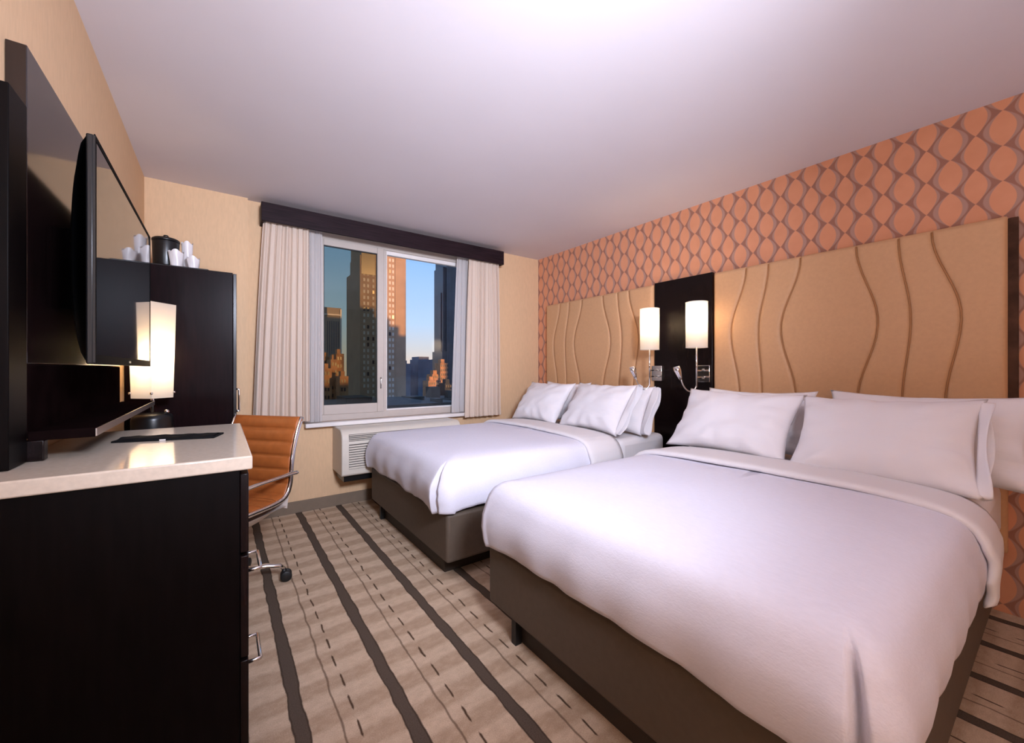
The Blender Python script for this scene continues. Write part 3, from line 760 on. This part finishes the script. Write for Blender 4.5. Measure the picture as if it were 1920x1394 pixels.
link('knob', lathe([(0, 0.183), (0.010, 0.185), (0.015, 0.193), (0.010, 0.201), (0, 0.202)], (-0.267, 3.16, WT+0.012), 14), M['black'], ld, smooth=True)
def cup(x, y, label, s=1.0, h=0.095, wrap=True):
    o = link('plastic_cup', lathe([(0, 0), (0.026*s, 0), (0.027*s, 0.003), (0.036*s, h), (0.033*s, h), (0.026*s, 0.006), (0, 0.006)], (x, y, WT+0.012), 20), M['cup'], smooth=True, loc=(x, y, WT+0.012))
    def f(u, v):
        a = 2*PI*u; r = (0.0285+0.010*v)*s*(1+0.05*math.sin(a*5+v*4)+0.03*math.sin(a*9)); zz = h*1.02*v+(0.010*math.sin(a*3)+0.004)*max(0, v-0.75)*4
        return (x+r*math.cos(a), y+r*math.sin(a), WT+0.0125+zz)
    bm, _ = grid(24, 8, f, wrap=True); link('wrapper', bm, M['cup'], o, smooth=True)
    return tag(o, label, 'cup', 'wrapped cups on the wardrobe')
cup(-0.214, 3.075, 'wrapped white cup in front of the ice bucket on the wardrobe', 0.95, 0.085)
cup(-0.168, 3.17, 'tall wrapped white cup right behind the front cup, on the wardrobe', 0.75, 0.165)
cup(-0.135, 3.075, 'small wrapped white cup at the right end of the tray on the wardrobe', 0.85, 0.06)

# ------------------------------------------------------------------ desk chair
chx, chy = 0.0, 2.60
ch = tag(empty('desk_chair', (chx, chy, 0), math.radians(131)), 'tan ribbed leather desk chair with chrome frame and casters', 'chair')
# side profile (y forward, z up)
PR = []
for p in bez((0, 0.26, 0.435), (0, 0.12, 0.475), (0, -0.10, 0.44), (0, -0.17, 0.47), 12): PR.append((p.y, p.z))
for p in bez((0, -0.17, 0.47), (0, -0.235, 0.50), (0, -0.215, 0.60), (0, -0.235, 0.70), 10)[1:]: PR.append((p.y, p.z))
for p in bez((0, -0.235, 0.70), (0, -0.25, 0.77), (0, -0.27, 0.84), (0, -0.305, 0.905), 10)[1:]: PR.append((p.y, p.z))
# resample by arc length
def resample(P, n):
    L = [0]
    for a, b in zip(P, P[1:]): L.append(L[-1]+math.dist(a, b))
    outp = []
    for i in range(n):
        s = L[-1]*i/(n-1); k = max(j for j in range(len(L)) if L[j] <= s+1e-9); k = min(k, len(P)-2)
        t = (s-L[k])/(L[k+1]-L[k]); outp.append((P[k][0]+(P[k+1][0]-P[k][0])*t, P[k][1]+(P[k+1][1]-P[k][1])*t))
    return outp, L[-1]
PRf, plen = resample(PR, 121)
def prof_n(P, i):
    a = P[max(0, i-1)]; b = P[min(len(P)-1, i+1)]; d = Vector((b[0]-a[0], b[1]-a[1])).normalized(); return Vector((d.y, -d.x)) if False else Vector((-d.y, d.x))*-1
HW = 0.225
def pad(i0, i1, name):
    bm = bmesh.new(); seg = plen/12.0; G = []
    for sgn in (1, -1):
        for i in range(i0, i1+1):
            s = plen*i/120; rib = abs(math.sin(PI*s/seg))**0.45
            n_ = prof_n(PRf, i); row = []
            for u in [-1, -.97, -.9, -.7, -.4, 0, .4, .7, .9, .97, 1]:
                ed = (1-max(0, abs(u)-0.8)/0.2)
                th = (0.008+0.016*rib*min(1, 0.25+ed)) * (1 if sgn > 0 else -0.5)
                p = (u*HW, PRf[i][0]+n_.x*th, PRf[i][1]+n_.y*th)
                row.append(bm.verts.new(p))
            G.append(row)
    m_ = i1-i0+1
    for half in (0, 1):
        R_ = G[half*m_:(half+1)*m_]
        for a, b in zip(R_, R_[1:]):
            for k in range(10): bm.faces.new((a[k], a[k+1], b[k+1], b[k]))
    F_, B_ = G[:m_], G[m_:]
    for a, b, c, d in zip(F_, F_[1:], B_, B_[1:]):
        bm.faces.new((a[0], b[0], d[0], c[0])); bm.faces.new((a[10], c[10], d[10], b[10]))
    for F1, B1 in ((F_[0], B_[0]), (F_[-1], B_[-1])):
        for k in range(10): bm.faces.new((F1[k], B1[k], B1[k+1], F1[k+1]))
    bmesh.ops.recalc_face_normals(bm, faces=bm.faces)
    return link(name, bm, M['tan'], ch, smooth=True, local=True)
pad(0, 52, 'seat'); pad(52, 120, 'backrest')
for sx in (-1, 1):
    pts = [(sx*(HW+0.008), y, z) for y, z in PRf[::4]]
    link('side_rail', tube(pts, 0.014, n=10, rx=0.008), M['chrome'], ch, smooth=True, local=True)
    xa = sx*(HW+0.035)
    arm = bez((sx*(HW+0.012), -0.235, 0.595), (xa, -0.26, 0.60), (xa, -0.24, 0.605), (xa, -0.12, 0.605), 8) + bez((xa, -0.12, 0.605), (xa, 0.10, 0.605), (xa, 0.20, 0.605), (xa, 0.20, 0.53), 12)[1:] + bez((xa, 0.20, 0.53), (xa, 0.20, 0.46), (xa, 0.15, 0.44), (sx*(HW+0.01), 0.09, 0.445), 8)[1:]
    a_ = link('armrest', tube(arm, 0.011, n=10, rx=0.009), M['chrome'], ch, smooth=True, local=True)
bm = bmesh.new()
bm2, _ = grid(9, 8, lambda u, v: ((u*2-1)*0.222, 0.20-0.40*v, 0.420-0.075*math.sin(PI*v)**0.6*(1-(u*2-1)**4)))
link('seat_shell', bm2, M['shell'], ch, smooth=True, local=True)
bm2, _ = grid(9, 4, lambda u, v: ((u*2-1)*0.222, -0.205-0.012*v, 0.405+0.085*v))
link('shell_skirt', bm2, M['shell'], ch, smooth=True, local=True)
link('mechanism', box(-0.08, 0.08, -0.10, 0.10, 0.335, 0.37), M['black'], ch, bevel=0.01, local=True)
link('gas_column', lathe([(0.026, 0.085), (0.026, 0.22), (0.014, 0.221), (0.014, 0.335)], (0, 0, 0), 18), M['chrome'], ch, smooth=True, local=True)
link('hub', lathe([(0, 0.075), (0.045, 0.075), (0.045, 0.115), (0.03, 0.13), (0, 0.13)], (0, 0, 0), 18), M['chrome'], ch, smooth=True, local=True)
for k in range(5):
    a = 2*PI*k/5 - math.radians(131) - 0.09
    c, s = math.cos(a), math.sin(a)
    pts = [(0.03*c, 0.03*s, 0.105), (0.12*c, 0.12*s, 0.110), (0.20*c, 0.20*s, 0.105), (0.265*c, 0.265*s, 0.092), (0.285*c, 0.285*s, 0.07)]
    lg = link('leg', tube(pts, [0.013, 0.013, 0.012, 0.011, 0.010], n=10, rx=0.017), M['chrome'], ch, smooth=True, local=True)
    for off in (-0.016, 0.016):
        p0 = Vector((0.297*c, 0.297*s, 0.030)); t_ = Vector((-s, c, 0))
        link('caster_wheel', tube([p0+t_*(off-0.009), p0+t_*(off-0.006), p0+t_*(off+0.006), p0+t_*(off+0.009)], [0.024, 0.029, 0.029, 0.024], n=20), M['rubber'], lg, smooth=True, local=True)
    link('caster_hood', tube([Vector((0.291*c, 0.291*s, 0.03)), Vector((0.288*c, 0.288*s, 0.055)), Vector((0.285*c, 0.285*s, 0.075))], [0.012, 0.014, 0.008], n=10), M['rubber'], lg, smooth=True, local=True)

# ------------------------------------------------------------------ the city outside
M['tower'] = mat('tan_masonry', (0.38, 0.27, 0.19), 0.85, var=0.10, vscale=0.15)
M['office'] = mat('pale_office_stone', (0.40, 0.34, 0.29), 0.8, var=0.05, vscale=0.2)
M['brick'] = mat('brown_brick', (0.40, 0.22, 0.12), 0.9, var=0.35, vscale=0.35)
M['slate'] = mat('hazy_slate_facade', (0.10, 0.125, 0.17), 0.7, var=0.2, vscale=0.1)  # bluish haze of distance mixed into the facade colour
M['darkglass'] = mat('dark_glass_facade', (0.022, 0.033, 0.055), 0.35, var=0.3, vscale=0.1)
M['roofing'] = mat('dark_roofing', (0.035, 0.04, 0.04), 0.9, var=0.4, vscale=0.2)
M['blind'] = mat('window_blind', (0.60, 0.56, 0.50), 0.6)
M['winglass'] = mat('dark_window', (0.03, 0.035, 0.045), 0.25)
M['asphalt'] = mat('asphalt', (0.035, 0.035, 0.038), 0.9, var=0.2, vscale=0.05)
GZ = -42.0
gr = tag(link('city_ground', box(-400, 900, 6, 1500, GZ-1, GZ), M['asphalt'], loc=(250, 700, GZ)), 'dark streets between the buildings below the window', kind='structure')

def building(name, boxes, m, label, windows=None, loc=None, trims=()):
    """boxes: list of (x0,x1,y0,y1,z0,z1); windows: list of grids (face 'f' front or 'l' left, x/y list, z list, w, h)"""
    b0 = boxes[0]; b = tag(empty(name, ((b0[0]+b0[1])/2, (b0[2]+b0[3])/2, b0[4])), label, 'building')
    for i, bx in enumerate(boxes):
        link('wall_block' if i == 0 else 'upper_block', box(*bx), m, b)
    for nm, bx, mm in trims: link(nm, box(*bx), mm, b)
    for (face, us, zs, ww, hh, at, mm, nm) in (windows or []):
        bm = bmesh.new()
        for u in us:
            for z in zs:
                if random.random() < (0.88 if nm.startswith('scattered') else 0.04): continue
                if face == 'f': box(u-ww/2, u+ww/2, at-0.12, at+0.02, z-hh/2, z+hh/2, bm)
                else: box(at-0.12, at+0.02, u-ww/2, u+ww/2, z-hh/2, z+hh/2, bm)
        o = link(nm, bm, mm, b); o['kind'] = 'stuff'
    return b
floors = [-36+3.15*k for k in range(36)]
tx = [61.8, 63.8, 66.6, 69.2, 71.9, 75.6, 77.4]
building('apartment_tower', [(62.0, 84.8, 220, 248, GZ, 82), (59.6, 62.0, 220, 240, GZ, 62), (59.6, 62.0, 240, 248, GZ, 55)], M['tower'],
         'tall tan masonry tower in the middle of the window view',
         [('f', tx, floors[::1], 0.95, 1.7, 220, M['blind'], 'window_blinds'),
          ('f', tx, [z+0.1 for z in floors], 1.05, 1.9, 219.93, M['winglass'], 'scattered_dark_windows')],
         trims=[('dark_upper_slab', (60.2, 67.5, 219.6, 221, 52, 64.5), M['winglass']), ('corner_pier', (78.6, 79.0, 219.7, 220.2, GZ, 82), M['tower'])])  # dark slab over the tower's upper left front
building('office_building', [(40, 73, 320, 345, GZ, 47)], M['office'], 'low pale office block with vertical fins left of the tan tower',
         [('f', [41+1.5*k for k in range(22)], [2.0], 0.6, 70.0, 320, M['slate'], 'window_strips')],
         trims=[('cornice', (40, 73.2, 319.3, 320.5, 41.2, 42.2), M['white']), ('corner_pier', (72.2, 73.2, 319.2, 320.5, GZ, 46), M['white'])])
# stepped brick buildings in the evening sun, lower left of the view
k = 0
for x0, x1, y, zt in ((26.8, 29.3, 141, 1.5), (29.4, 31.4, 143, 4.5), (31.5, 34.0, 145, 6.5), (28.0, 31.4, 152, 5.5), (30.4, 33.0, 135, -1.0)):
    lab = ['brick building at the left edge of the window view', 'stepped brick building second from the left edge of the view', 'tallest of the orange brick buildings against the tan tower', 'brick building behind the others at the lower left of the view', 'front brick building at the lower left of the view, in sunlight'][k]
    building('brick_building', [(x0, x1, y, y+6, GZ, zt), (x0+0.5, x1-0.9, y+1, y+4, zt, zt+1.6)], M['brick'], lab,
             [('f', [x0+0.6, x0+1.5], [zt-1.6-2.6*q for q in range(6)], 0.5, 1.1, y, M['winglass'], 'dark_windows')]); k += 1
# dark flat roofs just below
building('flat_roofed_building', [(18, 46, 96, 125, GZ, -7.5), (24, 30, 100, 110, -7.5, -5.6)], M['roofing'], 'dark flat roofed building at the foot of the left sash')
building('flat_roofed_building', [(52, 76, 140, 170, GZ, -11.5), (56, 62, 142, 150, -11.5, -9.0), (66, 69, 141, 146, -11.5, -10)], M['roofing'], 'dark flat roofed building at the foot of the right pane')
# dark stepped tower at the right edge
building('dark_tower', [(150.8, 172, 300, 322, GZ, 110), (148.6, 150.8, 303, 320, GZ, 86), (148.0, 149.2, 306, 318, GZ, 65), (146.0, 150.8, 299, 318, GZ, 16)], M['darkglass'], 'dark blue stepped tower beside the right curtain',
         [('f', [151.4+1.3*q for q in range(8)], [20.0], 0.25, 150.0, 300, M['slate'], 'mullion_fins')])
# far skyline and the sunlit low blocks on the right
far = [((196, 207, 520, 545, GZ, 9), 'slate', 'pale blue building on the horizon right behind the tan tower'),
       ((208, 216, 560, 580, GZ, 3), 'slate', 'low hazy blue building on the horizon beside the pale blue one'),
       ((222, 250, 530, 560, GZ, 15), 'slate', 'broad grey building on the horizon in the middle of the right pane'),
       ((228, 240, 529, 534, 15, 20), 'slate', 'rooftop block standing up on the grey horizon building'),
       ((252, 268, 540, 560, GZ, 12), 'slate', 'grey building on the horizon next to the dark stepped tower')]
for bx, mm, lab in far:
    if bx[4] > 0: continue
    up = [(bx[0]+2, bx[0]+(bx[1]-bx[0])*0.6, bx[2]+2, bx[3]-2, bx[5], bx[5]+4.0)]
    building('skyline_building', [bx]+up, M[mm], lab)
sun_lab = ['sunlit orange block lowest in the right pane', 'sunlit stepped orange block in the right pane', 'tallest sunlit orange block beside the right curtain', 'dark block between the sunlit orange ones']
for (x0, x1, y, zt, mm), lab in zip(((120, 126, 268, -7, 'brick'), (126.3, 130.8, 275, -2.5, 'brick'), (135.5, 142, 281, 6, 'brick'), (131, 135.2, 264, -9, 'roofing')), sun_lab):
    building('brick_building', [(x0, x1, y, y+10, GZ, zt), (x0+1, x0+4, y+1, y+6, zt, zt+3)], M[mm], lab,
             [('f', [x0+1.2+1.7*q for q in range(4)], [zt-2-3.4*q for q in range(7)], 0.9, 1.8, y, M['winglass'], 'dark_windows')])
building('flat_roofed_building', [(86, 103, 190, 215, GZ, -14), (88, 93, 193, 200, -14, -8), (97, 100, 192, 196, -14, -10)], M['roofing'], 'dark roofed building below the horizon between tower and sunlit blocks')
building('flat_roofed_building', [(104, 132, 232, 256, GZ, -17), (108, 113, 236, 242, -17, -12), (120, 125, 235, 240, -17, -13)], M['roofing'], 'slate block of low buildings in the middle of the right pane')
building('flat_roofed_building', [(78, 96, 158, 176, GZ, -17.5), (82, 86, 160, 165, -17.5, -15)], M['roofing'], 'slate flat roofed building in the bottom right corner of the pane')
# added unseen blocks behind the hotel, stepped to shade the lower city view
sb = tag(empty('shadow_blocks', (150, -65, GZ)), 'row of unseen blocks added behind the hotel to shade the lower city view', 'building')
for x0, x1, zt in ((20, 84, 64), (84, 98, 20), (98, 140, 68), (140, 151.5, 68), (151.5, 159.5, 63), (159.5, 165, 59), (165, 172, 54), (172, 217, 86), (245, 292, 175), (292, 700, 88)):
    link('shadow_block', box(x0, x1, -70, -60, GZ, zt), M['office'], sb)

fix_light_parent()
for o in bpy.data.objects:
    if 'fixed' in o: del o['fixed']
